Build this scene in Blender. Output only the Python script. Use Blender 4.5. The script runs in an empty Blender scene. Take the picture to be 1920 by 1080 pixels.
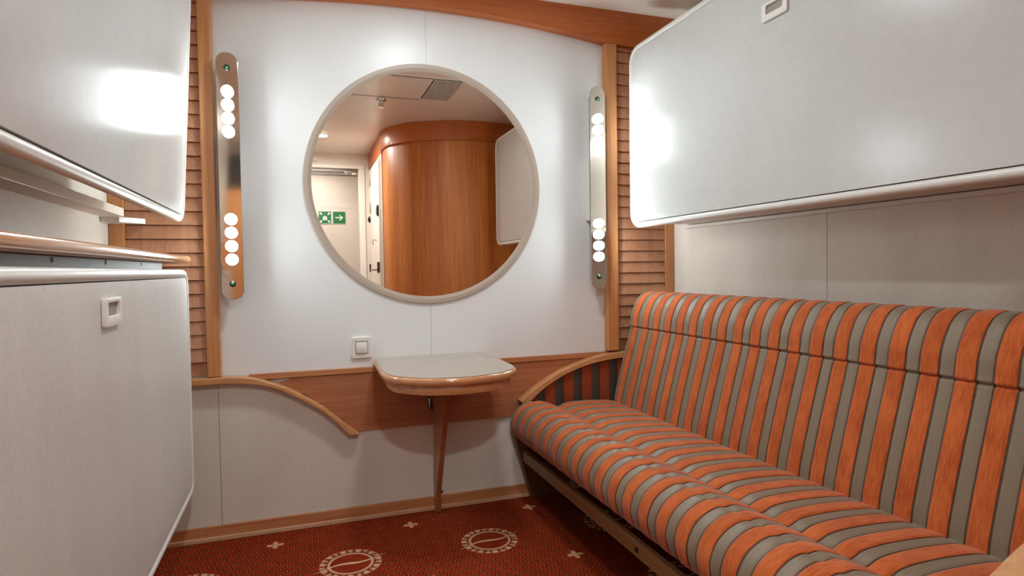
import bpy, bmesh, math, random
from mathutils import Vector, Matrix
random.seed(4)
PI = math.pi
S = bpy.context.scene
COL = S.collection

# ------------------------------------------------------------------ camera, world, exposure
YAW, PITCH, ROLL = math.radians(19.08), math.radians(1.79), math.radians(-0.84)
fw = Vector((math.sin(YAW)*math.cos(PITCH), math.cos(YAW)*math.cos(PITCH), -math.sin(PITCH)))
rt = Vector((math.cos(YAW), -math.sin(YAW), 0)); up = rt.cross(fw)
r2 = rt*math.cos(ROLL) + up*math.sin(ROLL); u2 = -rt*math.sin(ROLL) + up*math.cos(ROLL)
cam_data = bpy.data.cameras.new('camera'); cam = bpy.data.objects.new('camera', cam_data); COL.objects.link(cam)
cam_data.sensor_width = 36; cam_data.lens = 1150*36/1920; cam_data.clip_start = 0.02
cam.matrix_world = Matrix(((r2.x, u2.x, -fw.x, 0), (r2.y, u2.y, -fw.y, 0), (r2.z, u2.z, -fw.z, 1.05), (0, 0, 0, 1)))
S.camera = cam
w = bpy.data.worlds.new('world'); S.world = w; w.use_nodes = True
w.node_tree.nodes['Background'].inputs[0].default_value = (1, .96, .9, 1)
w.node_tree.nodes['Background'].inputs[1].default_value = 0.05
S.view_settings.view_transform = 'Standard'; S.view_settings.look = 'None'
S.view_settings.gamma = 1; S.view_settings.use_curve_mapping = False
S.view_settings.exposure = 1.13
BULB, DOWN, ENTRY, CORR = 46.0, 54.0, 380.0, 150.0
S.cycles.max_bounces = 10; S.cycles.diffuse_bounces = 6; S.cycles.glossy_bounces = 6
S.cycles.sample_clamp_indirect = 4.0; S.cycles.caustics_reflective = False
S.cycles.use_denoising = True

D = 2.645      # back wall
XL, XR, H = -0.66, 1.76, 2.255
CX = 0.5375

# ------------------------------------------------------------------ node helpers
class N:
    nt = None
    def __init__(s, v): s.v = v
    @staticmethod
    def m(op, *a, clamp=False):
        n = N.nt.nodes.new('ShaderNodeMath'); n.operation = op; n.use_clamp = clamp
        for i, x in enumerate(a):
            x = x.v if isinstance(x, N) else x
            if isinstance(x, (int, float)): n.inputs[i].default_value = x
            else: N.nt.links.new(x, n.inputs[i])
        return N(n.outputs[0])
    def __add__(s, o): return N.m('ADD', s, o)
    __radd__ = __add__
    def __sub__(s, o): return N.m('SUBTRACT', s, o)
    def __rsub__(s, o): return N.m('SUBTRACT', o, s)
    def __mul__(s, o): return N.m('MULTIPLY', s, o)
    __rmul__ = __mul__
    def __truediv__(s, o): return N.m('DIVIDE', s, o)
    def abs(s): return N.m('ABSOLUTE', s)
    def sin(s): return N.m('SINE', s)
    def cos(s): return N.m('COSINE', s)
    def fr(s): return N.m('FRACT', s)
    def lt(s, o): return N.m('LESS_THAN', s, o)
    def gt(s, o): return N.m('GREATER_THAN', s, o)
    def mn(s, o): return N.m('MINIMUM', s, o)
    def mx(s, o): return N.m('MAXIMUM', s, o)
    def sq(s): return N.m('SQRT', s)
    def step(s, e0, e1):
        n = N.nt.nodes.new('ShaderNodeMapRange'); n.interpolation_type = 'SMOOTHSTEP'
        N.nt.links.new(s.v, n.inputs[0]); n.inputs[1].default_value = e0; n.inputs[2].default_value = e1
        return N(n.outputs[0])

def c4(c):
    if isinstance(c, str):
        c = [int(c[i:i+2], 16)/255 for i in (0, 2, 4)]
        c = [x/12.92 if x <= .04045 else ((x+.055)/1.055)**2.4 for x in c]
    return tuple(c[:3]) + (1,)
def mixc(f, a, b):
    n = N.nt.nodes.new('ShaderNodeMix'); n.data_type = 'RGBA'
    for i, x in ((0, f), (6, a), (7, b)):
        if isinstance(x, N): N.nt.links.new(x.v, n.inputs[i])
        elif isinstance(x, (int, float)): n.inputs[i].default_value = x
        else: n.inputs[i].default_value = c4(x)
    return N(n.outputs[2])
def noise(scale, vec, detail=3, dist=0, rough=.5):
    mp = N.nt.nodes.new('ShaderNodeMapping'); mp.inputs['Scale'].default_value = scale
    N.nt.links.new(vec, mp.inputs[0])
    n = N.nt.nodes.new('ShaderNodeTexNoise'); n.inputs['Scale'].default_value = 1
    n.inputs['Detail'].default_value = detail; n.inputs['Distortion'].default_value = dist
    n.inputs['Roughness'].default_value = rough
    N.nt.links.new(mp.outputs[0], n.inputs[0]); return N(n.outputs['Fac'])
def pos(): return N.nt.nodes.new('ShaderNodeNewGeometry').outputs['Position']
def xyz(v):
    n = N.nt.nodes.new('ShaderNodeSeparateXYZ'); N.nt.links.new(v, n.inputs[0]); return [N(o) for o in n.outputs]
def mat(name, rough=.5, metal=0, coat=0, spec=.5, emit=None, es=0, color='808080'):
    m = bpy.data.materials.new(name); m.use_nodes = True; N.nt = m.node_tree
    b = m.node_tree.nodes['Principled BSDF']
    b.inputs['Base Color'].default_value = c4(color)
    b.inputs['Roughness'].default_value = rough; b.inputs['Metallic'].default_value = metal
    b.inputs['Coat Weight'].default_value = coat; b.inputs['Coat Roughness'].default_value = .12
    b.inputs['Specular IOR Level'].default_value = spec
    if emit: b.inputs['Emission Color'].default_value = c4(emit); b.inputs['Emission Strength'].default_value = es
    return m, b
def setc(b, c): N.nt.links.new(c.v, b.inputs['Base Color'])
def bump(b, h, dist=.001, strength=1):
    n = N.nt.nodes.new('ShaderNodeBump'); n.inputs['Distance'].default_value = dist; n.inputs['Strength'].default_value = strength
    N.nt.links.new(h.v, n.inputs['Height']); N.nt.links.new(n.outputs[0], b.inputs['Normal'])

def wood(name, a, b_, axis='x', rough=.38, coat=.2, band=0):
    m, b = mat(name, rough, coat=coat)
    p = pos(); sc = [55, 55, 55]; sc['xyz'.index(axis)] = 2.2
    n1 = noise(sc, p, 4, .4); sc2 = [220, 220, 220]; sc2['xyz'.index(axis)] = 9
    n2 = noise(sc2, p, 2)
    f = (n1*1.0 + n2*.5 - .25)
    if band:
        sc3 = [5, 5, 5]; sc3['xyz'.index(axis)] = .15
        f = f*.6 + noise(sc3, p, 3, .3)*.9 - .25
    setc(b, mixc(f.step(.2, .85), a, b_)); bump(b, n2, .0003, .4)
    return m
def laminate(name, a, b_, rough=.3, coat=0, bm=.0003, sc=90, spec=.5):
    m, b = mat(name, rough, coat=coat, spec=spec); p = pos()
    n1 = noise((sc, sc, sc), p, 4); n2 = noise((6, 6, 2), p, 3)
    setc(b, mixc((n1*.6+n2*.5-.05).step(.25, .75), a, b_)); bump(b, n1, bm, .5)
    return m

M = {}
M['upper'] = laminate('pale_wall_laminate', 'dfe2e3', 'e3e6e6', .33, 0, .0002)
M['wallpaper'] = laminate('beige_wall_covering', 'cac1b5', 'd8d0c5', .6, 0, .0006, 130)
M['ceiling'] = laminate('ceiling_paint', 'ece4da', 'f0e9e0', .3, 0, .0001)
M['bunk'] = laminate('bunk_laminate', 'c1c1be', 'c7c7c5', .22, 0, .00015, 40)
M['berth'] = laminate('berth_laminate', 'c4c0ba', 'd1cdc7', .42, 0, .0004, 120)
M['trimwhite'], _ = mat('white_plastic_edging', .38, color='d6d3cd')
M['under'], _ = mat('bunk_underside', .45, color='d2c7bb')
M['plastic'], _ = mat('white_plastic', .35, color='dfdcd7')
M['cup'], _ = mat('recess_shade_and_mark_grey', .5, color='928d86')  # recess shade of the grips painted as grey; also switch gap and mark
M['wood_x'] = wood('beech_wood_across', 'a5683f', 'bd8055', 'x')
M['wood_y'] = wood('beech_wood_along', 'a5683f', 'bd8055', 'y')
M['wood_z'] = wood('beech_wood_upright', 'b97a47', 'cc925f', 'z', .45, .08)
M['wood_board'] = wood('beech_board', '9a5b38', 'b0724b', 'x', .5, 0)
M['wood_slat'] = wood('beech_slat', 'a87354', 'be8b6b', 'z', .5, 0)
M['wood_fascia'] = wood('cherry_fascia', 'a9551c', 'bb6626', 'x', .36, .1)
M['wood_wall'] = wood('cherry_bulkhead', 'a85819', 'd38540', 'z', .42, .0, 1)
M['wood_bead'] = wood('pale_beech_bead', 'bd9070', 'cfa384', 'x', .5, 0)
M['wood_table'] = wood('table_edge_beech', 'b77c50', 'cb9468', 'x', .18, .6)
M['wood_arm'] = wood('armrest_beech', 'b8804f', 'cf9a6c', 'x', .28, .4)
M['wood_rail'] = wood('rail_beech', '7d5c3a', '976f45', 'y', .45, .1)
M['wood_side'] = wood('shaded_beech_side', '5f3a26', '734a33', 'z', .45, .1)  # beech darkened: the seat's shade on the end panels is in the colour
M['wood_leg'] = wood('table_leg_beech', '8e5231', 'a46542', 'z', .4, .1)
M['wood_nosing'] = wood('shelf_nosing_beech', 'bd8a5e', 'cfa077', 'y', .16, .5)
M['tabletop'] = laminate('table_laminate', 'a29385', 'a59688', .2, .3, 0)
M['metal'], _ = mat('brushed_metal', .3, 1, color='b8b4ae')
M['chrome'], _ = mat('chrome', .08, 1, color='d5d0c9')
M['plate'], _ = mat('polished_lamp_plate', .07, 1, color='dccfc2')
M['housing'], _ = mat('grey_lamp_housing', .4, .3, color='77736e')
M['black'], _ = mat('black_metal', .5, color='15130f')
M['darkgrey'], _ = mat('dark_grey_plastic', .35, color='4a4644')
M['grey'], _ = mat('grey_metal_plate', .45, .6, color='85827d')
M['platedark'], _ = mat('dark_grey_plate', .5, .2, color='77736e')  # plain dark grey of the hinge plate under the shelf
M['green'], _ = mat('green_screw_cap', .35, color='2f8a4c')
M['signgreen'], _ = mat('sign_green', .4, color='1c7440')
M['signwhite'], _ = mat('sign_white', .4, color='e8ece6')
M['mirror'], _ = mat('mirror_glass', 0.0, 1, color='f1e6da')
M['ring'], _ = mat('mirror_frame_cream', .4, color='ac9d8f')
M['bulb'], _ = mat('lit_bulb', .4, color='ffffff', emit=(.87, .98, 1), es=BULB)
M['down'], _ = mat('lit_downlight', .4, color='ffffff', emit=(.90, .98, 1), es=DOWN)
M['entry'], _ = mat('lit_entry_downlight', .4, color='ffffff', emit=(.91, .98, 1), es=ENTRY)
M['corr'], _ = mat('lit_corridor_lamp', .4, color='ffffff', emit=(.95, .98, 1), es=CORR)
M['door'] = laminate('white_door_paint', 'e6e0d8', 'eae5de', .4)
M['passage'] = laminate('cream_passage_panel', 'dfd5c9', 'e5dcd1', .45)

def fabric(name, period, centre, orange_w, oa, ob, ta, tb, dark='482b1a'):
    m, b = mat(name, .85, spec=.2)
    uv = N.nt.nodes.new('ShaderNodeUVMap').outputs[0]
    u, v, _ = xyz(uv); 
    q = ((u - (centre - period/2))/period).fr()           # 0..1, orange centred at .5
    d = (q - .5).abs()*period                             # distance from orange centre
    hw = orange_w/2
    n1 = noise((260, 26, 1), uv, 4, .3, .65); n0 = noise((14, 9, 1), uv, 3)
    org = mixc((n1*.8+n0*.5-.1).step(.3, .8), oa, ob)
    # herringbone in the taupe band
    w_ = ((u*1.0 + (0.0))/1.0)
    e = (((u - (centre - period/2))/period + .5).fr() - .5).abs()*period   # distance from taupe centre
    zig = ((v + e*1.5)/.0050).fr()
    hb = (zig - .5).abs().step(.20, .42)
    tau = mixc(hb*.9, ta, tb)
    col = mixc(d.step(hw-.0005, hw+.0005), org, tau)
    line = ((d - (hw+.0015)).abs()).step(.0012, .0035)
    col = mixc(line, dark, col)
    setc(b, col)
    h = n1*(1-d.step(hw-.001, hw+.001)) + hb*.4*d.step(hw-.001, hw+.001)
    bump(b, h + line*1.5, .0012, .6)
    rr = d.step(hw-.001, hw+.001); ro = .85 - rr*.38; N.nt.links.new(ro.v, b.inputs['Roughness']); sp_ = .2 + rr*.35; N.nt.links.new(sp_.v, b.inputs['Specular IOR Level'])
    b.inputs['Sheen Weight'].default_value = .2; b.inputs['Sheen Roughness'].default_value = .4
    return m
PER, CEN = .0887, 1.634
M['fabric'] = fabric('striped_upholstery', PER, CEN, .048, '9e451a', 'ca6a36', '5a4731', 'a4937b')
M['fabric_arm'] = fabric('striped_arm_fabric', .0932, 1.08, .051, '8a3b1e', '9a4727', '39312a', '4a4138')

def carpet():
    m, b = mat('red_patterned_carpet', .95, spec=.1)
    p = pos(); x, y, z = xyz(p)
    n = noise((30, 30, 30), p, 4); nf = noise((420, 420, 420), p, 2)
    base = mixc((n*.5+nf*.6-.05).step(.25, .8), '741f0b', '9a3814')
    # small dots on a staggered grid
    g = .044
    def dots(ox, oy):
        a = ((x+ox)/g).fr() - .5; c = ((y+oy)/g).fr() - .5
        return (a*a + c*c).sq()*g
    dd = dots(0, 0).mn(dots(g/2, g/2))
    col = mixc(dd.step(.0062, .0098), '3c1408', base)
    col = mixc(dd.step(.0018, .0042), 'b98c4c', col)
    def cell(cx_, cy_, px_, py_):
        a = (((x - cx_)/px_ + .5).fr() - .5)*px_; c = (((y - cy_)/py_ + .5).fr() - .5)*py_
        return a, c
    # medallions
    a, c = cell(.149, 2.25, .522, .50)
    r = (a*a + c*c).sq()
    col = mixc(r.step(.118, .124), base, col)
    ang = N.m('ARCTAN2', c, a)
    wob = (ang*22).sin()*.5 + (ang*11+1).sin()*.35
    nn = noise((160, 160, 160), p, 2)
    wreath = (r-.098).abs().step(.009, .0125)
    leaf = (wob + (nn-.5)*3.2 + (r-.098)*20).step(-.35, .15)
    col = mixc((1-wreath)*leaf, col, 'c9a382')
    ring = (r-.0765).abs().step(.0035, .0060)
    col = mixc(ring, 'c9a382', col)
    sw = (c - a*.22 - (a*34).sin()*-.010).abs()
    wid = .0075*(1-(a.abs()/.14)) 
    sl = (sw - wid).lt(0)*a.abs().lt(.132)
    col = mixc(sl, col, 'd4b08c')
    # little four petalled flowers
    a2, c2 = cell(.409, 2.505, .522, .48)
    r_ = (a2*a2 + c2*c2).sq(); an2 = N.m('ARCTAN2', c2, a2)
    pet = r_ - ((an2*2).cos().abs()*.024 + .007)
    col = mixc(r_.step(.034, .040), base, col)
    col = mixc(pet.step(-.002, .002), 'c99a74', col)
    setc(b, col); bump(b, nf, .003, .7)
    return m
M['carpet'] = carpet()

# ------------------------------------------------------------------ mesh helpers
class MB:
    def __init__(s): s.v = []; s.f = []; s.uv = {}
    def add(s, vs, fs, uvs=None):
        o = len(s.v); s.v += [tuple(v) for v in vs]
        for i, f in enumerate(fs):
            s.f.append(tuple(o+k for k in f))
            if uvs: s.uv[len(s.f)-1] = uvs[i]
        return s
    def box(s, x0, x1, y0, y1, z0, z1):
        vs = [(x, y, z) for z in (z0, z1) for y in (y0, y1) for x in (x0, x1)]
        return s.add(vs, [(0,2,3,1), (4,5,7,6), (0,1,5,4), (2,6,7,3), (0,4,6,2), (1,3,7,5)])
    def prism(s, poly, axis, a0, a1, shear=None):
        """poly: 2D points; axis 'x': (y,z), 'y': (x,z), 'z': (x,y)"""
        def P(p, a):
            q = {'x': (a, p[0], p[1]), 'y': (p[0], a, p[1]), 'z': (p[0], p[1], a)}[axis]
            return shear(q) if shear else q
        n = len(poly); vs = [P(p, a0) for p in poly] + [P(p, a1) for p in poly]
        fs = [tuple(range(n)), tuple(range(2*n-1, n-1, -1))]
        fs += [(i, n+i, n+(i+1) % n, (i+1) % n) for i in range(n)]
        return s.add(vs, fs)
    def tube(s, path, r, seg=10, closed=False, ry=None):
        path = [Vector(p) for p in path]; n = len(path); vs = []; fs = []
        for i, p in enumerate(path):
            a = path[(i-1) % n] if (closed or i > 0) else p
            b = path[(i+1) % n] if (closed or i < n-1) else p
            t = (b-a).normalized(); ref = Vector((1, 0, 0)) if abs(t.x) < .9 else Vector((0, 0, 1))
            e1 = t.cross(ref).normalized(); e2 = t.cross(e1)
            for k in range(seg):
                an = 2*PI*k/seg; vs.append(p + e1*math.cos(an)*r + e2*math.sin(an)*(ry or r))
        m = n if closed else n-1
        for i in range(m):
            for k in range(seg):
                a = i*seg+k; b = i*seg+(k+1) % seg; j = (i+1) % n
                fs.append((a, b, j*seg+(k+1) % seg, j*seg+k))
        if not closed: fs += [tuple(range(seg))[::-1], tuple(range((n-1)*seg, n*seg))]
        return s.add(vs, fs)
    def lathe(s, prof, c, axis='z', seg=32):
        """prof: (radius, height)"""
        vs = []; fs = []; n = len(prof)
        for k in range(seg):
            a = 2*PI*k/seg
            for r, h in prof:
                u, v = r*math.cos(a), r*math.sin(a)
                q = {'z': (u, v, h), 'y': (u, h, v), 'x': (h, u, v)}[axis]
                vs.append((c[0]+q[0], c[1]+q[1], c[2]+q[2]))
        for k in range(seg):
            for i in range(n-1):
                a = k*n+i; b = ((k+1) % seg)*n+i
                fs.append((a, b, b+1, a+1))
        return s.add(vs, fs)
    def build(s, name, m, parent=None, smooth=False, bevel=0, seg=2, ang=35):
        me = bpy.data.meshes.new(name); o = bpy.data.objects.new(name, me); COL.objects.link(o)
        off = Vector((0, 0, 0))
        q = parent
        while q: off += q.location; q = q.parent
        me.from_pydata([(Vector(v)-off) for v in s.v], [], s.f)
        if s.uv:
            l = me.uv_layers.new(name='UVMap')
            for pi, uvs in s.uv.items():
                for li, t in zip(me.polygons[pi].loop_indices, uvs): l.data[li].uv = t
        bm = bmesh.new(); bm.from_mesh(me)
        bmesh.ops.remove_doubles(bm, verts=bm.verts, dist=1e-6)
        bmesh.ops.recalc_face_normals(bm, faces=bm.faces)
        if bevel:
            es = [e for e in bm.edges if len(e.link_faces) == 2 and e.calc_face_angle(0) > math.radians(ang)]
            bmesh.ops.bevel(bm, geom=es, offset=bevel, segments=seg, affect='EDGES', profile=.5, clamp_overlap=True)
        bm.to_mesh(me); bm.free()
        me.materials.append(M[m])
        if smooth or bevel:
            me.set_sharp_from_angle(angle=math.radians(40 if not bevel else 30))
            for p in me.polygons: p.use_smooth = not (bevel and (len(p.vertices) > 4 or p.area > .004))
        if parent: o.parent = parent
        return o
def thing(name, label, cat, loc, group=None):
    o = bpy.data.objects.new(name, None); COL.objects.link(o); o.location = loc
    o.empty_display_size = .05
    return tag(o, label, cat, group)
def tag(o, label, cat, group=None):
    o['label'] = label; o['category'] = cat
    if group: o['group'] = group
    return o
def struct(o): o['kind'] = 'structure'; return o
def empty_struct(name):
    o = bpy.data.objects.new(name, None); COL.objects.link(o); return struct(o)
def rrect(y0, y1, z0, z1, r, n=8):
    P = []
    for cy, cz, a0 in ((y1-r, z1-r, 0), (y0+r, z1-r, 90), (y0+r, z0+r, 180), (y1-r, z0+r, 270)):
        for k in range(n+1):
            a = math.radians(a0 + 90*k/n); P.append((cy+r*math.cos(a), cz+r*math.sin(a)))
    return P
def catmull(P, n=6):
    out = []
    for i in range(len(P)-1):
        p0 = P[max(i-1, 0)]; p1 = P[i]; p2 = P[i+1]; p3 = P[min(i+2, len(P)-1)]
        for k in range(n):
            t = k/n
            out.append(tuple(.5*((2*p1[j]) + (-p0[j]+p2[j])*t + (2*p0[j]-5*p1[j]+4*p2[j]-p3[j])*t*t
                       + (-p0[j]+3*p1[j]-3*p2[j]+p3[j])*t**3) for j in range(len(p1))))
    out.append(tuple(P[-1])); return out

# ------------------------------------------------------------------ room shell
YB, YC = -1.24, -2.25          # passage end wall, corridor far wall
struct(MB().box(-1.6, XR+.1, YC-.1, D+.12, -.06, 0).build('floor', 'carpet'))
struct(MB().box(-1.6, XR+.1, YC-.1, D+.12, H, H+.06).build('ceiling', 'ceiling'))

wb = empty_struct('wall_back'); wb.location = (CX, D, 0)
MB().box(XL-.1, XR+.1, D+.004, D+.1, .64, H).build('core', 'under', wb)
MB().box(XL-.1, XR+.1, D+.004, D+.1, 0, .64).build('lower_core', 'darkgrey', wb)
up_ = MB(); up_.box(-.32, CX-.0006, D, D+.004, .62, H).box(CX+.0006, 1.42, D, D+.004, .62, H)
up_.build('upper_panel', 'upper', wb)
lo = MB(); lo.box(XL, -.3138, D, D+.004, 0, .66).box(-.3122, XR, D, D+.004, 0, .62)
lo.build('lower_panel', 'wallpaper', wb)
wr = empty_struct('wall_right'); wr.location = (XR, 1.2, 0)
MB().box(XR+.004, XR+.1, .3, D+.1, 0, H).build('core', 'darkgrey', wr)
MB().box(XR, XR+.004, .3, 1.682, 0, H).box(XR, XR+.004, 1.6845, D, 0, H).build('panel', 'wallpaper', wr)
struct(MB().box(XL-.1, XL, YB-.06, D, 0, H).build('wall_left', 'wallpaper'))

# skirting
bb = struct(MB().box(XL, 1.02, D-.014, D, .0, .056).build('baseboard_back', 'wood_x', bevel=.002))
struct(MB().box(XL, 1.02, D-.024, D-.0142, 0, .018).build('trim_1', 'wood_bead', bevel=.003))
# pilasters
struct(MB().box(-.345, -.297, D-.042, D, .648, 2.108).build('trim_2', 'wood_z', bevel=.004))
struct(MB().box(1.383, 1.441, D-.042, D, .652, 2.108).build('trim_3', 'wood_z', bevel=.004))
# arched cornice
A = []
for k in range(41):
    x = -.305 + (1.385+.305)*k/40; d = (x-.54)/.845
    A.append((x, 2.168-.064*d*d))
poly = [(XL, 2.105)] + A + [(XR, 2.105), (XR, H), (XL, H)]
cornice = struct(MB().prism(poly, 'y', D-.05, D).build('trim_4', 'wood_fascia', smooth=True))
# dado: thin capping strip and the plain board under it
struct(MB().box(-.20, 1.40, D-.016, D, .622, .646).build('trim_5', 'wood_x', bevel=.003))
db = [(-.03, .620), (1.42, .620), (1.42, .376), (.205, .376), (.10, .47), (.02, .545), (-.10, .60)]
struct(MB().prism(db, 'y', D-.010, D).build('trim_6', 'wood_board'))
# curved capping rail that comes down from the left
def arc_profile(flip=False):
    outer = [(-.55, .646), (-.394, .646), (-.300, .6465), (-.248, .645), (-.172, .633), (-.055, .585), (.066, .508), (.148, .436), (.222, .372)]
    inner = [(.178, .372), (.106, .452), (.030, .510), (-.060, .566), (-.134, .598), (-.200, .612), (-.268, .619), (-.394, .619), (-.55, .619)]
    P = catmull(outer, 5) + catmull(inner, 5)
    return P
struct(MB().prism(arc_profile(), 'y', D-.05, D-.0002).build('trim_7', 'wood_arm', bevel=.006, ang=50))

# louvred panels either side of the pilasters
def louvre(x0, x1, sx0, sx1, label, loc):
    t = thing('louvred_panel', label, 'louvred panel', loc)
    MB().box(sx0, sx1, D-.03, D-.0005, .652, 2.104).build('stile', 'wood_z', t, bevel=.003)
    MB().box(x0, x1, D-.006, D-.0005, .652, 2.104).build('backing', 'wood_slat', t)
    b = MB(); n = 0
    z = 1.9188 + .0528*3
    while z > .66:
        z1 = min(z+.0528, 2.103)
        b.prism([(D-.007, z1), (D-.017, z1), (D-.0265, z+.004), (D-.0265, z+.003), (D-.007, z+.003)], 'x', x0, x1)
        z -= .0528
    b.build('slats', 'wood_slat', t)
    return t
louvre(-.608, -.346, -.659, -.609, 'wooden louvred panel behind the left berths, left of the round mirror', (-.5, D-.01, .652))
louvre(1.442, 1.709, 1.710, 1.759, 'wooden louvred panel behind the sofa end, right of the round mirror', (1.6, D-.01, .652))

# ------------------------------------------------------------------ bathroom bulkhead, passage, corridor (seen in the mirror)
FP = [(.700, -.30), (.690, -.20), (.700, -.06), (.739, .072), (.845, .237), (.96, .325), (1.2, .425), (1.417, .450), (1.60, .430), (1.76, .40)]
C1 = catmull(FP, 6)
def offset(P, d):
    out = []
    for i, p in enumerate(P):
        a = P[max(i-1, 0)]; b = P[min(i+1, len(P)-1)]
        tx, ty = b[0]-a[0], b[1]-a[1]; l = math.hypot(tx, ty); out.append((p[0]+ty/l*d, p[1]-tx/l*d))
    return out
inner = offset(C1, .024)
struct(MB().prism(inner + [(1.76, .25), (.80, -.30)], 'z', 0, 2.12).build('wall_curved', 'wood_wall', smooth=True))
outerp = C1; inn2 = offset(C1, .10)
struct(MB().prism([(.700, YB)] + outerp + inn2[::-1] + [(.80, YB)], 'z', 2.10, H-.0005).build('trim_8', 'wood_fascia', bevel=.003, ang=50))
b = MB()
b.lathe([(0, 0), (.006, 0), (.006, .002), (0, .002)], (0, 0, 0), 'y', 12)
struct(MB().box(.715, .80, YB, -.31, 0, 2.10).build('wall_passage', 'passage'))
we = empty_struct('wall_entry'); we.location = (0, YB, 0)
e_ = MB(); e_.box(.64, XR, YB-.06, YB, 0, H).box(-.16, .64, YB-.06, YB, 2.10, H).box(-1.6, -.16, YB-.06, YB, 0, H)
e_.build('panel', 'passage', we)
fr = MB(); fr.box(.598, .66, YB, YB+.018, 0, 2.10).box(-.20, -.15, YB, YB+.018, 0, 2.10).box(-.20, .66, YB, YB+.018, 2.10, 2.135)
fr.box(.598, .612, YB-.07, YB-.0005, 0, 2.10)
struct(fr.build('door_1', 'door', bevel=.004))
struct(MB().box(-1.6, XR, YC-.06, YC, 0, H).build('wall_corridor', 'passage'))
struct(MB().box(-1.65, -1.6, YC, YB, 0, H).build('wall_corridor_left', 'passage'))
struct(MB().box(XR, XR+.05, YC, YB, 0, H).build('wall_corridor_right', 'passage'))
# bathroom door, flat against the passage side
dr = empty_struct('door_2'); dr.location = (.70, -.7, 0)
MB().box(.690, .714, -1.13, -.36, .02, 2.06).build('door_leaf', 'door', dr, bevel=.003)
hd = MB().box(.676, .690, -.46, -.42, 1.03, 1.13).build('handle_plate', 'black', dr, bevel=.004)
MB().box(.676, .690, -.388, -.364, 1.04, 1.13).build('handle_plate', 'black', dr, bevel=.003)
MB().box(.674, .690, -.384, -.364, 1.545, 1.645).build('lock_plate', 'black', dr, bevel=.003)
MB().tube([(.68, -.44, 1.06), (.64, -.44, 1.06), (.635, -.46, 1.06), (.635, -.57, 1.06)], .009).build('lever', 'chrome', dr, smooth=True)
MB().tube([(.68, -.50, 1.33), (.65, -.50, 1.34), (.65, -.50, 1.29)], .006).build('coat_hook', 'chrome', dr, smooth=True)
MB().box(.668, .690, -.42, -.385, 1.56, 1.63).build('lock_case', 'metal', dr, bevel=.003)
MB().lathe([(0, -.024), (.018, -.022), (.030, -.012), (.034, 0)], (.690, -1.075, 1.57), 'x', 20).build('door_stop', 'black', dr, smooth=True)
for z in (1.95, 1.68):
    MB().box(.680, .690, -1.02, -.99, z-.055, z+.055).build('hinge', 'metal', dr, bevel=.002)
MB().box(.676, .690, -1.125, -1.09, 1.04, 1.12).build('strike_plate', 'black', dr, bevel=.003)

t = thing('door_closer', 'grey door closer rail under the top of the door frame in the mirror', 'door closer', (.3, YB-.02, 2.06))
MB().box(-.10, .59, YB-.055, YB-.02, 2.070, 2.098).build('rail', 'grey', t, bevel=.002)
MB().box(.46, .58, YB-.05, YB-.006, 2.045, 2.082).build('slider', 'chrome', t, bevel=.003)
MB().box(-.10, .59, YB-.04, YB-.03, 2.030, 2.042).build('arm', 'darkgrey', t, bevel=.002)
tag(MB().box(.150, .198, YB, YB+.02, 2.162, 2.222).build('signal_box', 'plastic', bevel=.005), 'small white box above the entrance door frame, seen at the left edge of the mirror', 'wall box')

# green signs on the corridor wall
def sign(x0, x1, z0, z1, label, kind):
    t = thing('safety_sign', label, 'sign', ((x0+x1)/2, YC, z0), 'green safety signs on the corridor wall')
    MB().box(x0, x1, YC+.0005, YC+.004, z0, z1).build('board', 'signgreen', t)
    g = MB(); cx, cz = (x0+x1)/2, (z0+z1)/2; s = (x1-x0)/2; y0, y1 = YC+.0045, YC+.006
    for (a, c, d_, e) in ((x0, x1, z0, z0+.004), (x0, x1, z1-.004, z1), (x0, x0+.004, z0, z1), (x1-.004, x1, z0, z1)):
        g.box(a, c, y0, y1, d_, e)
    if kind == 'arrow':
        g.box(cx-.6*s, cx+.35*s, y0, y1, cz-.09*s, cz+.09*s)
        g.prism([(cx+.62*s, cz), (cx+.12*s, cz+.42*s), (cx-.06*s, cz+.42*s), (cx+.30*s, cz), (cx-.06*s, cz-.42*s), (cx+.12*s, cz-.42*s)], 'y', y0, y1)
    else:
        for ax in (-1, 1):
            for az in (-1, 1):
                def R(p, q): return (cx + ax*(p*.7071 + q*.7071)*s, cz + az*(p*.7071 - q*.7071)*s)
                g.prism([R(.62, -.09), R(.62, .09), R(.92, .09), R(.92, .22), R(1.12, 0) if 0 else R(1.05, .12), R(1.05, -.12), R(.92, -.22), R(.92, -.09)], 'y', y0, y1)
        for dx, h, rr in ((-.22, .10, .09), (0, .20, .10), (.22, .10, .09)):
            g.lathe([(0, y0), (rr*s, y0), (rr*s, y1), (0, y1)], (cx+dx*s, 0, cz+h*s), 'y', 12)
            g.box(cx+dx*s-.10*s, cx+dx*s+.10*s, y0, y1, cz-.40*s, cz+(h-.10)*s)
    g.build('symbol', 'signwhite', t)
sign(.222, .372, 1.608, 1.758, 'square green assembly point sign with white figures and corner arrows, seen in the mirror', 'people')
sign(.384, .534, 1.608, 1.758, 'square green sign with a white arrow pointing right in the mirror', 'arrow')

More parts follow.
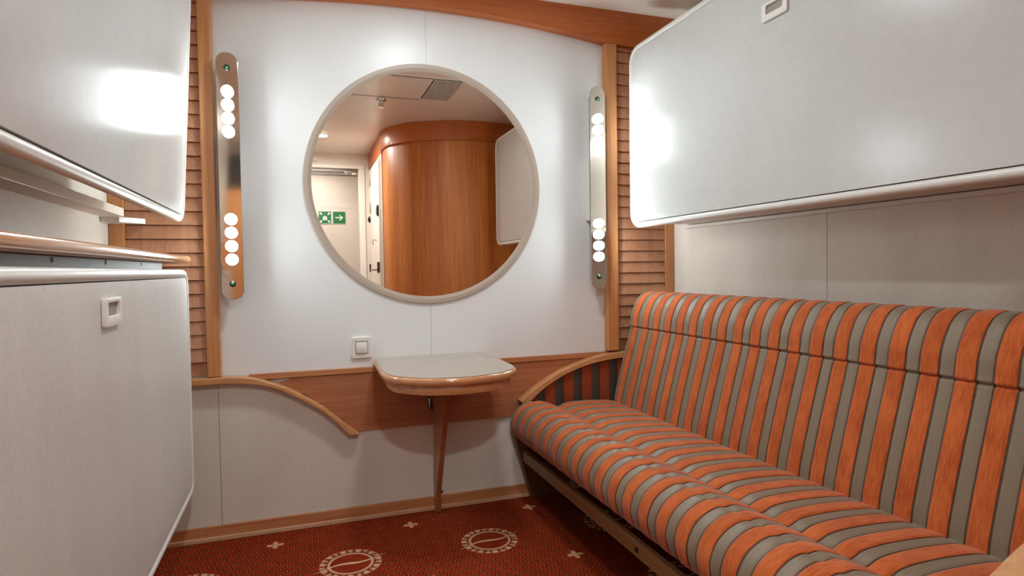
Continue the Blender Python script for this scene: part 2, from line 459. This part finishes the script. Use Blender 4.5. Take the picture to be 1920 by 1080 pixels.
# wardrobe in the passage, reflected in the left lamp plate
t = thing('wardrobe', 'tall wooden wardrobe beside the entrance door, reflected in the left wall lamp', 'wardrobe', (-.43, YB+.15, 0))
MB().box(-.655, -.22, YB+.003, YB+.30, 0.002, 1.80).build('body', 'wood_z', t, bevel=.003)
MB().box(-.64, -.235, YB+.302, YB+.32, .05, 1.77).build('door', 'wood_z', t, bevel=.003)
t = thing('television', 'dark grey television on top of the wardrobe, reflected in the left wall lamp', 'television', (-.43, YB+.15, 1.80))
MB().box(-.65, -.24, YB+.05, YB+.28, 1.802, 2.13).build('case', 'darkgrey', t, bevel=.01)
MB().box(-.63, -.26, YB+.2805, YB+.286, 1.83, 2.11).build('screen', 'black', t, bevel=.003)

# ------------------------------------------------------------------ ceiling fittings
def downlight(x, y, m, label):
    t = thing('downlight', label, 'ceiling light', (x, y, H), 'round ceiling downlights')
    rr = .105 if m == 'down' else .061; k_ = rr-.061
    MB().lathe([(.062+k_, -.001), (.078+k_, -.001), (.080+k_, -.006), (.074+k_, -.010), (.062+k_, -.008)], (x, y, H), 'z', 40).build('trim_ring', 'chrome', t, smooth=True)
    MB().lathe([(0, -.006), (rr, -.006), (rr, -.001), (0, -.001)], (x, y, H), 'z', 40).build('lens', m, t)
downlight(.20, -.415, 'entry', 'round lit downlight over the passage, seen at the left edge of the mirror')
downlight(.54, 1.79, 'down', 'round lit downlight in the middle of the cabin ceiling, above the picture')
downlight(.20, -1.75, 'corr', 'round lit downlight in the corridor outside the door')

t = thing('air_vent', 'beige ceiling air vent with slotted strips and a square grille, seen in the mirror', 'air vent', (.6, 1.2, H))
MB().box(.16, 1.03, .935, 1.465, H-.004, H-.0005).build('panel', 'ceiling', t, bevel=.002)
g = MB()
for k in range(15):
    x = .838 + k*.0125
    g.box(x, x+.006, .99, 1.44, H-.011, H-.0051)
g.build('grille', 'plastic', t)
MB().box(.83, 1.02, .985, 1.445, H-.0050, H-.0042).build('grille_backing', 'black', t)
for y in (.945, 1.435):
    s_ = MB()
    for k in range(44):
        s_.box(.19+k*.0145, .19+k*.0145+.007, y, y+.024, H-.0050, H-.0043)
    s_.build('slot_strip', 'black', t)
t = thing('sprinkler', 'small chrome ceiling sprinkler, seen in the upper left of the mirror', 'sprinkler', (.574, .865, H))
MB().lathe([(0, -.001), (.036, -.001), (.034, -.008), (.016, -.012), (.012, -.022), (0, -.022)], (.574, .865, H), 'z', 24).build('rosette', 'chrome', t, smooth=True)
MB().lathe([(0, -.022), (.008, -.024), (.010, -.036), (.005, -.05), (0, -.052)], (.574, .865, H), 'z', 16).build('nozzle', 'metal', t, smooth=True)
MB().lathe([(0, -.052), (.018, -.053), (.018, -.056), (0, -.057)], (.574, .865, H), 'z', 16).build('deflector', 'chrome', t, smooth=True)
for k, s_ in enumerate((-1, 1)):
    MB().tube([(.574+s_*.014, .865, H-.02), (.574+s_*.017, .865, H-.035), (.574+s_*.004, .865, H-.054)], .003, 6).build('frame_arm', 'metal', t, smooth=True)

# ------------------------------------------------------------------ mirror
t = thing('round_mirror', 'large round wall mirror in a cream frame above the half-round table', 'mirror', (CX, D, .909))
MB().lathe([(.4835, -.0037), (.497, -.0090), (.4985, -.0092), (.5135, -.0092), (.5152, -.0075), (.5155, -.003), (.5155, -.0005), (.4835, -.0005)], (CX, D, 1.4195), 'y', 128).build('frame', 'ring', t, smooth=True)
MB().lathe([(0, -.0035), (.4850, -.0035), (.4850, -.001), (0, -.001)], (CX, D, 1.4195), 'y', 128).build('mirror_glass', 'mirror', t)

# ------------------------------------------------------------------ wall lamps
def lamp(cx, label):
    t = thing('wall_lamp', label, 'wall lamp', (cx, D, .945), 'upright wall lamps beside the round mirror')
    y = 2.56; z0, z1, hw = .947, 1.884, .039
    P = []
    for k in range(17): a = PI*k/16; P.append((cx+hw*math.cos(a), z1-hw+hw*math.sin(a)))
    for k in range(17): a = PI+PI*k/16; P.append((cx+hw*math.cos(a), z0+hw+hw*math.sin(a)))
    MB().prism(P, 'y', y, y+.005).build('face_plate', 'plate', t, bevel=.0015, ang=60)
    MB().box(cx-.031, cx+.031, y+.0055, y+.030, .99, 1.84).build('back_tray', 'housing', t, bevel=.003)
    MB().box(cx-.026, cx+.026, y+.0305, D-.0003, 1.27, 1.56).build('wall_mount', 'trimwhite', t, bevel=.006)
    for z in (1.825, 1.008):
        MB().lathe([(0, -.007), (.007, -.007), (.011, -.004), (.012, 0), (0, 0)], (cx, y, z), 'y', 16).build('screw_ring', 'black', t, smooth=True)
        MB().lathe([(0, -.0095), (.004, -.009), (.006, -.007), (0, -.007)], (cx, y, z), 'y', 12).build('screw_cap', 'green', t, smooth=True)
    for z in (1.735, 1.685, 1.635, 1.585, 1.254, 1.203, 1.152, 1.101):
        pr = [(0, -.030)] + [(.0215*math.sin(PI*k/12), -.0085-.0215*math.cos(PI*k/12)) for k in range(1, 8)] + [(.019, 0)]
        MB().lathe(pr, (cx, y, z), 'y', 24).build('bulb', 'bulb', t, smooth=True)
    return t
def copy_tree(o, parent=None):
    c = o.copy(); COL.objects.link(c)
    if parent: c.parent = parent
    for ch in list(o.children): copy_tree(ch, c)
    return c
l1 = lamp(-.243, 'upright polished wall lamp with two rows of four lit bulbs, left of the mirror')
l2 = copy_tree(l1); l1.rotation_euler.z = math.radians(1.15); l2.location.x = 1.315
l2['label'] = 'upright polished wall lamp with two rows of four lit bulbs, right of the mirror'

# ------------------------------------------------------------------ light switch
t = thing('light_switch', 'white square light switch on the wall left of the table', 'light switch', (.239, D, .682))
MB().prism(rrect(.197, .281, .682, .774, .012), 'y', D-.011, D-.0005).build('switch_frame', 'plastic', t, bevel=.004)
MB().box(.213, .264, D-.0118, D-.0105, .704, .757).build('inner_gap', 'cup', t)
MB().box(.216, .261, D-.0175, D-.0115, .706, .751).build('rocker', 'plastic', t, bevel=.002)
MB().box(.236, .241, D-.0180, D-.0174, .716, .719).build('mark', 'cup', t)

# ------------------------------------------------------------------ table
TX = .530
t = thing('half_round_table', 'half-round wall table with a cream top and glossy wooden edge under the mirror', 'table', (TX, D, .0))
def tab(inset, ywall):
    P = [(TX-.243+inset*.6, ywall), (TX-.252+inset, 2.44), (TX-.257+inset, 2.32), (TX-.250+inset, 2.215), (TX-.215+inset*.7, 2.135+inset*.8), (TX-.13+inset*.3, 2.065+inset), (TX, 2.035+inset), (TX+.13-inset*.3, 2.065+inset), (TX+.215-inset*.7, 2.135+inset*.8), (TX+.244-inset, 2.215), (TX+.248-inset, 2.32), (TX+.250-inset, 2.44), (TX+.253-inset*.6, ywall)]
    return catmull(P, 6)
MB().prism(tab(0, D-.0005), 'z', .650, .6785).build('table_edge', 'wood_table', t, bevel=.012, seg=4, ang=60)
MB().prism(tab(.010, D-.001), 'z', .6787, .6800).build('tabletop', 'tabletop', t)
MB().prism(tab(.024, D-.0108), 'z', .616, .6498).build('apron', 'wood_table', t, bevel=.002, ang=60)
MB().prism([(2.345, .6155), (D-.0245, .6155), (D-.0245, .003), (2.585, .003), (2.575, .10)], 'x', .534, .556).build('leg', 'wood_leg', t, bevel=.002)
MB().box(.513, .5335, D-.03, D-.0108, .445, .493).build('bracket', 'metal', t, bevel=.002)
bk = MB()
for k in range(3): bk.box(.5125, .5165, D-.0315, D-.0301, .450+k*.015, .457+k*.015)
bk.box(.5215, .5300, D-.0315, D-.0301, .447, .491)
bk.build('bracket_slots', 'black', t)
MB().lathe([(0, .012), (.006, .011), (.008, 0)], (.556, 2.60, .085), 'x', 12).build('bolt', 'black', t, smooth=True)

# ------------------------------------------------------------------ berths
def cup(parent, X, y0, y1, z0, z1, s, shear=None, z_face=0):
    """recessed grip; s is the direction the face looks (+1 = +x)"""
    a, b_ = X, X + s*.009
    f = MB()
    O = rrect(y0, y1, z0, z1, .006, 3); I = rrect(y0+.018, y1-.018, z0+.021, z1-.009, .005, 3); n = len(O)
    f.add([(x, p[0], p[1]) for x in (a+s*.0002, b_) for P in (O, I) for p in P],
          [tuple(b0+k for k in (i, (i+1) % n, n+(i+1) % n, n+i)) for b0 in (0, 2*n) for i in range(n)] +
          [tuple(c+k for k in (i, (i+1) % n, 2*n+(i+1) % n, 2*n+i)) for c in (0, n) for i in range(n)])
    g_ = f.build('grip_frame', 'plastic', parent, bevel=.0015, ang=60)
    h = MB().box(min(a, X+s*.002), max(a, X+s*.002), y0+.014, y1-.014, z0+.012, z1-.009).build('grip_recess', 'cup', parent)  # recess floor greyed so the shade in its colour looks deeper
    for o in (g_, h):
        if shear:
            for v in o.data.vertices: v.co.x += shear*(v.co.z + o.parent.location.z - z_face)
def berth(name, label, cat, X, s, depth, y0, y1, z0, z1, r, m, shear=0, face_t=.03, rb=None):
    """X: face plane; s: +1 when the face looks to +x"""
    t = thing(name, label, cat, (X, (y0+y1)/2, z0))
    sh = lambda p: (p[0] + shear*(p[2]-z0), p[1], p[2])
    P = rrect(y0, y1, z0, z1, r, 10)
    MB().prism(rrect(y0+.0248, y1-.0248, z0+.0248, z1-.0248, r-.024, 10), 'x', X, X-s*face_t, sh).build('front_panel', m, t, smooth=True)
    Q = rrect(y0+.010, y1-.010, z0+.010, z1-.010, r-.008, 10)
    MB().tube([sh((X-s*.010, p[0], p[1])) for p in Q], .0135, 12, True).build('edge_trim', 'trimwhite', t, smooth=True)
    body = MB().prism(rrect(y0+.02, y1-.02, z0+.014, z1-.02, r*.7, 6), 'x', X-s*(face_t+.0005), X-s*depth, sh)
    body.build('mattress_tray', 'under', t, bevel=.004, ang=50)
    return t
# upper right
t = berth('upper_bunk', 'white folded upper bunk with rounded corners on the right wall above the sofa', 'bunk', 1.46, -1, .298, .71, 2.523, 1.232, 2.05, .07, 'bunk', face_t=.028)
cup(t, 1.46, 1.545, 1.655, 1.842, 1.90, -1)
MB().box(1.46+.01, 1.475, 2.523, 2.531, 1.335, 1.39).build('catch', 'plastic', t, bevel=.002)
MB().box(1.735, 1.7585, .75, 2.50, 1.228, 1.244).build('hinge_rail', 'trimwhite', t, bevel=.003)
# upper left, its top leaning into the cabin
SH = .055
t = berth('upper_bunk', 'white folded upper bunk on the left wall with a bright lamp reflection', 'bunk', -.383, 1, .050, .75, 2.437, 1.232, 2.05, .06, 'bunk', shear=SH)
# lower left
t = berth('lower_berth', 'grey white folded lower berth panel standing against the left wall', 'bunk', -.370, 1, .26, .40, 2.395, .283, 1.060, .055, 'berth')
cup(t, -.370, 1.400, 1.515, .945, 1.003, 1)

# support ledge under the left bunk
t = thing('bunk_support_rail', 'cream wall rail with a white end bracket under the left upper bunk', 'rail', (XL, 1.6, 1.255))
MB().box(-.6595, -.585, .45, 2.52, 1.256, 1.285).build('rail', 'under', t, bevel=.002)
MB().prism([(-.6595, 2.52), (-.60, 2.52), (-.535, 2.60), (-.545, 2.615), (-.6595, 2.615)], 'z', 1.236, 1.2555).build('bracket', 'trimwhite', t, bevel=.002)

# shelf
t = thing('wall_shelf', 'long shelf with a glossy rounded wooden edge above the lower left berth', 'shelf', (XL, 1.4, 1.08))
MB().prism([(-.6595, .40), (-.395, .40), (-.395, 2.40), (-.41, 2.43), (-.44, 2.45), (-.6595, 2.45)], 'z', 1.086, 1.112).build('board', 'wood_y', t, bevel=.002)
path = [(-.384, .40, 1.1)] + [(-.384, 2.33, 1.1), (-.385, 2.38, 1.1), (-.392, 2.42, 1.1), (-.408, 2.448, 1.1), (-.435, 2.463, 1.1), (-.47, 2.465, 1.1)]
MB().tube(catmull(path, 4), .0135, 14).build('nosing', 'wood_nosing', t, smooth=True)
MB().box(-.50, -.415, .45, 2.22, 1.062, 1.0855).build('hinge_plate', 'platedark', t, bevel=.001)
for y in (1.04, 1.30, 1.62, 1.95):
    MB().lathe([(0, .0012), (.005, .0012), (.005, -.002)], (-.415, y, 1.078), 'x', 10).build('hinge_hole', 'black', t)

# ------------------------------------------------------------------ sofa
SY0, SY1 = .690, 2.575
so = thing('sofa', 'long bench sofa upholstered in orange and taupe stripes along the right wall', 'sofa', (1.3, (SY0+SY1)/2, 0))
def cushion(name, prof, closed_n, y0, y1, seam_pts, parent, n=7):
    P = catmull(prof, n); L = [0]
    for i in range(1, len(P)): L.append(L[-1] + math.hypot(P[i][0]-P[i-1][0], P[i][1]-P[i-1][1]))
    cx = sum(p[0] for p in P)/len(P); cz = sum(p[1] for p in P)/len(P)
    # normals
    Nn = []
    for i in range(len(P)):
        a = P[max(i-1, 0)]; c = P[min(i+1, len(P)-1)]; tx, tz = c[0]-a[0], c[1]-a[1]; l = math.hypot(tx, tz) or 1
        Nn.append((-tz/l, tx/l))
    ys = []; k = int((y1-y0)/.0048)
    ys = [y0 + (y1-y0)*i/k for i in range(k+1)]
    r = .014; m = MB(); vs = []; fs = []; uvs = []
    for y in ys:
        e = min(y-y0, y1-y); ins = r*(1-math.sqrt(max(0, 1-(1-e/r)**2))) if e < r else 0
        q = ((y-(CEN-PER/2))/PER) % 1; d = abs(q-.5)*PER; hw = .024
        pin = (-.0042 if name == 'seat_cushion' else -.0026)*math.exp(-((d-hw-.001)/.0042)**2)
        puff = .0016 if d < hw else .0
        for i, p in enumerate(P):
            sx = Nn[i]; dl = pin + puff - ins
            for sp, wd, amp in seam_pts:
                dist = abs(L[i]/L[-1] - sp)
                dl -= amp*math.exp(-(dist/wd)**2)*(1 + .5*math.cos(2*PI*q))
            vs.append((p[0]-sx[0]*-dl*SGN, y, p[1]-sx[1]*-dl*SGN))
    n_ = len(P)
    for j in range(len(ys)-1):
        for i in range(n_-1):
            fs.append((j*n_+i, j*n_+i+1, (j+1)*n_+i+1, (j+1)*n_+i))
            uvs.append([(ys[j], L[i]), (ys[j], L[i+1]), (ys[j+1], L[i+1]), (ys[j+1], L[i])])
    c0 = tuple(range(n_)); c1 = tuple((len(ys)-1)*n_+i for i in range(n_))[::-1]
    fs += [c0, c1]; uvs += [[(ys[0], L[i]) for i in range(n_)], [(ys[-1], L[i]) for i in reversed(range(n_))]]
    m.add(vs, fs, uvs)
    o = m.build(name, 'fabric', parent, smooth=True)
    return o
SGN = -1
seat = [(1.40, .30), (1.405, .40), (1.375, .424), (1.30, .434), (1.20, .438), (1.135, .434), (1.095, .421), (1.062, .437), (1.0, .456), (.943, .450), (.896, .422), (.872, .376), (.876, .330), (.900, .298), (.945, .285), (1.05, .280), (1.40, .285), (1.40, .30)]
SGN = 1
def signed(prof):
    return sum(prof[i][0]*prof[(i+1) % len(prof)][1]-prof[(i+1) % len(prof)][0]*prof[i][1] for i in range(len(prof)))
SGN = 1 if signed(seat) < 0 else -1
cushion('seat_cushion', seat, 0, SY0, SY1, [(.405, .010, .004)], so)
back = [(1.58, .38), (1.40, .38), (1.390, .43), (1.405, .50), (1.432, .60), (1.458, .69), (1.474, .745), (1.4785, .762), (1.4845, .769), (1.4770, .7755), (1.4790, .79), (1.485, .83), (1.503, .875), (1.525, .908), (1.555, .928), (1.60, .932), (1.635, .915), (1.645, .87), (1.62, .60), (1.58, .38)]
SGN = 1 if signed(back) < 0 else -1
cushion('backrest', back, 0, SY0, SY1, [], so)

def flip(P): return [(2*CX - x, z) for x, z in P]
arcR = [(1.56, .647), (1.469, .647), (1.390, .642), (1.30, .628), (1.21, .603), (1.13, .574), (1.048, .532), (.98, .490), (.930, .452)]
arcRi = [(.945, .430), (.962, .438), (1.021, .487), (1.085, .527), (1.155, .561), (1.25, .592), (1.34, .609), (1.42, .617), (1.56, .620)]
def arm(ya, yb, yp0, yp1):
    """ya..yb rail, yp0..yp1 upholstered infill"""
    a = MB().prism(catmull(arcR, 5) + catmull(arcRi, 5), 'y', ya, yb).build('armrest', 'wood_arm', so, bevel=.008, seg=3, ang=50)
    P = catmull(arcRi, 5); P = [(p[0]+.002, p[1]-.001) for p in P]
    P = P + [(1.56, .36), (.93, .36)]
    m = MB().prism(P, 'y', yp0, yp1)
    for i, f in enumerate(m.f): m.uv[i] = [(m.v[k][0], m.v[k][2]) for k in f]
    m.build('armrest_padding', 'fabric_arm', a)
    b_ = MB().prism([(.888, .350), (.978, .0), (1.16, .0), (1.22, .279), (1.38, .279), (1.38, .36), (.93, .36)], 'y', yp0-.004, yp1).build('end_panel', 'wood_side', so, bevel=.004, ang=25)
arm(2.583, D-.0105, 2.602, 2.632)
arm(.618, .682, .630, .665)
rail = MB().box(.938, .960, .67, 2.596, .176, .224).build('front_rail', 'wood_rail', so, bevel=.003)
MB().lathe([(0, -.003), (.008, -.003), (.009, 0)], (.938, 1.60, .20), 'x', 14).build('bolt_hole', 'black', so, smooth=True)
for z in (.245, .17):
    MB().lathe([(0, -.006), (.007, -.006), (.009, 0)], (.99 if z > .2 else 1.03, 2.598, z), 'y', 14).build('bolt', 'black', so, smooth=True)
u = MB(); u.box(1.0, 1.02, .70, 2.59, .235, .278).box(1.34, 1.37, .70, 2.59, .235, .278)
for k in range(9): u.box(1.02, 1.34, .75+k*.21, .98+k*.21, .245, .270)
u.build('seat_frame', 'black', so)
MB().box(1.45, 1.755, .69, 2.60, .05, .60).build('back_support', 'wood_z', so, bevel=.004)
for y in (.72, 2.55):
    MB().box(1.35, 1.45, y, y+.025, 0, .37).build('rear_support', 'wood_z', so, bevel=.003)
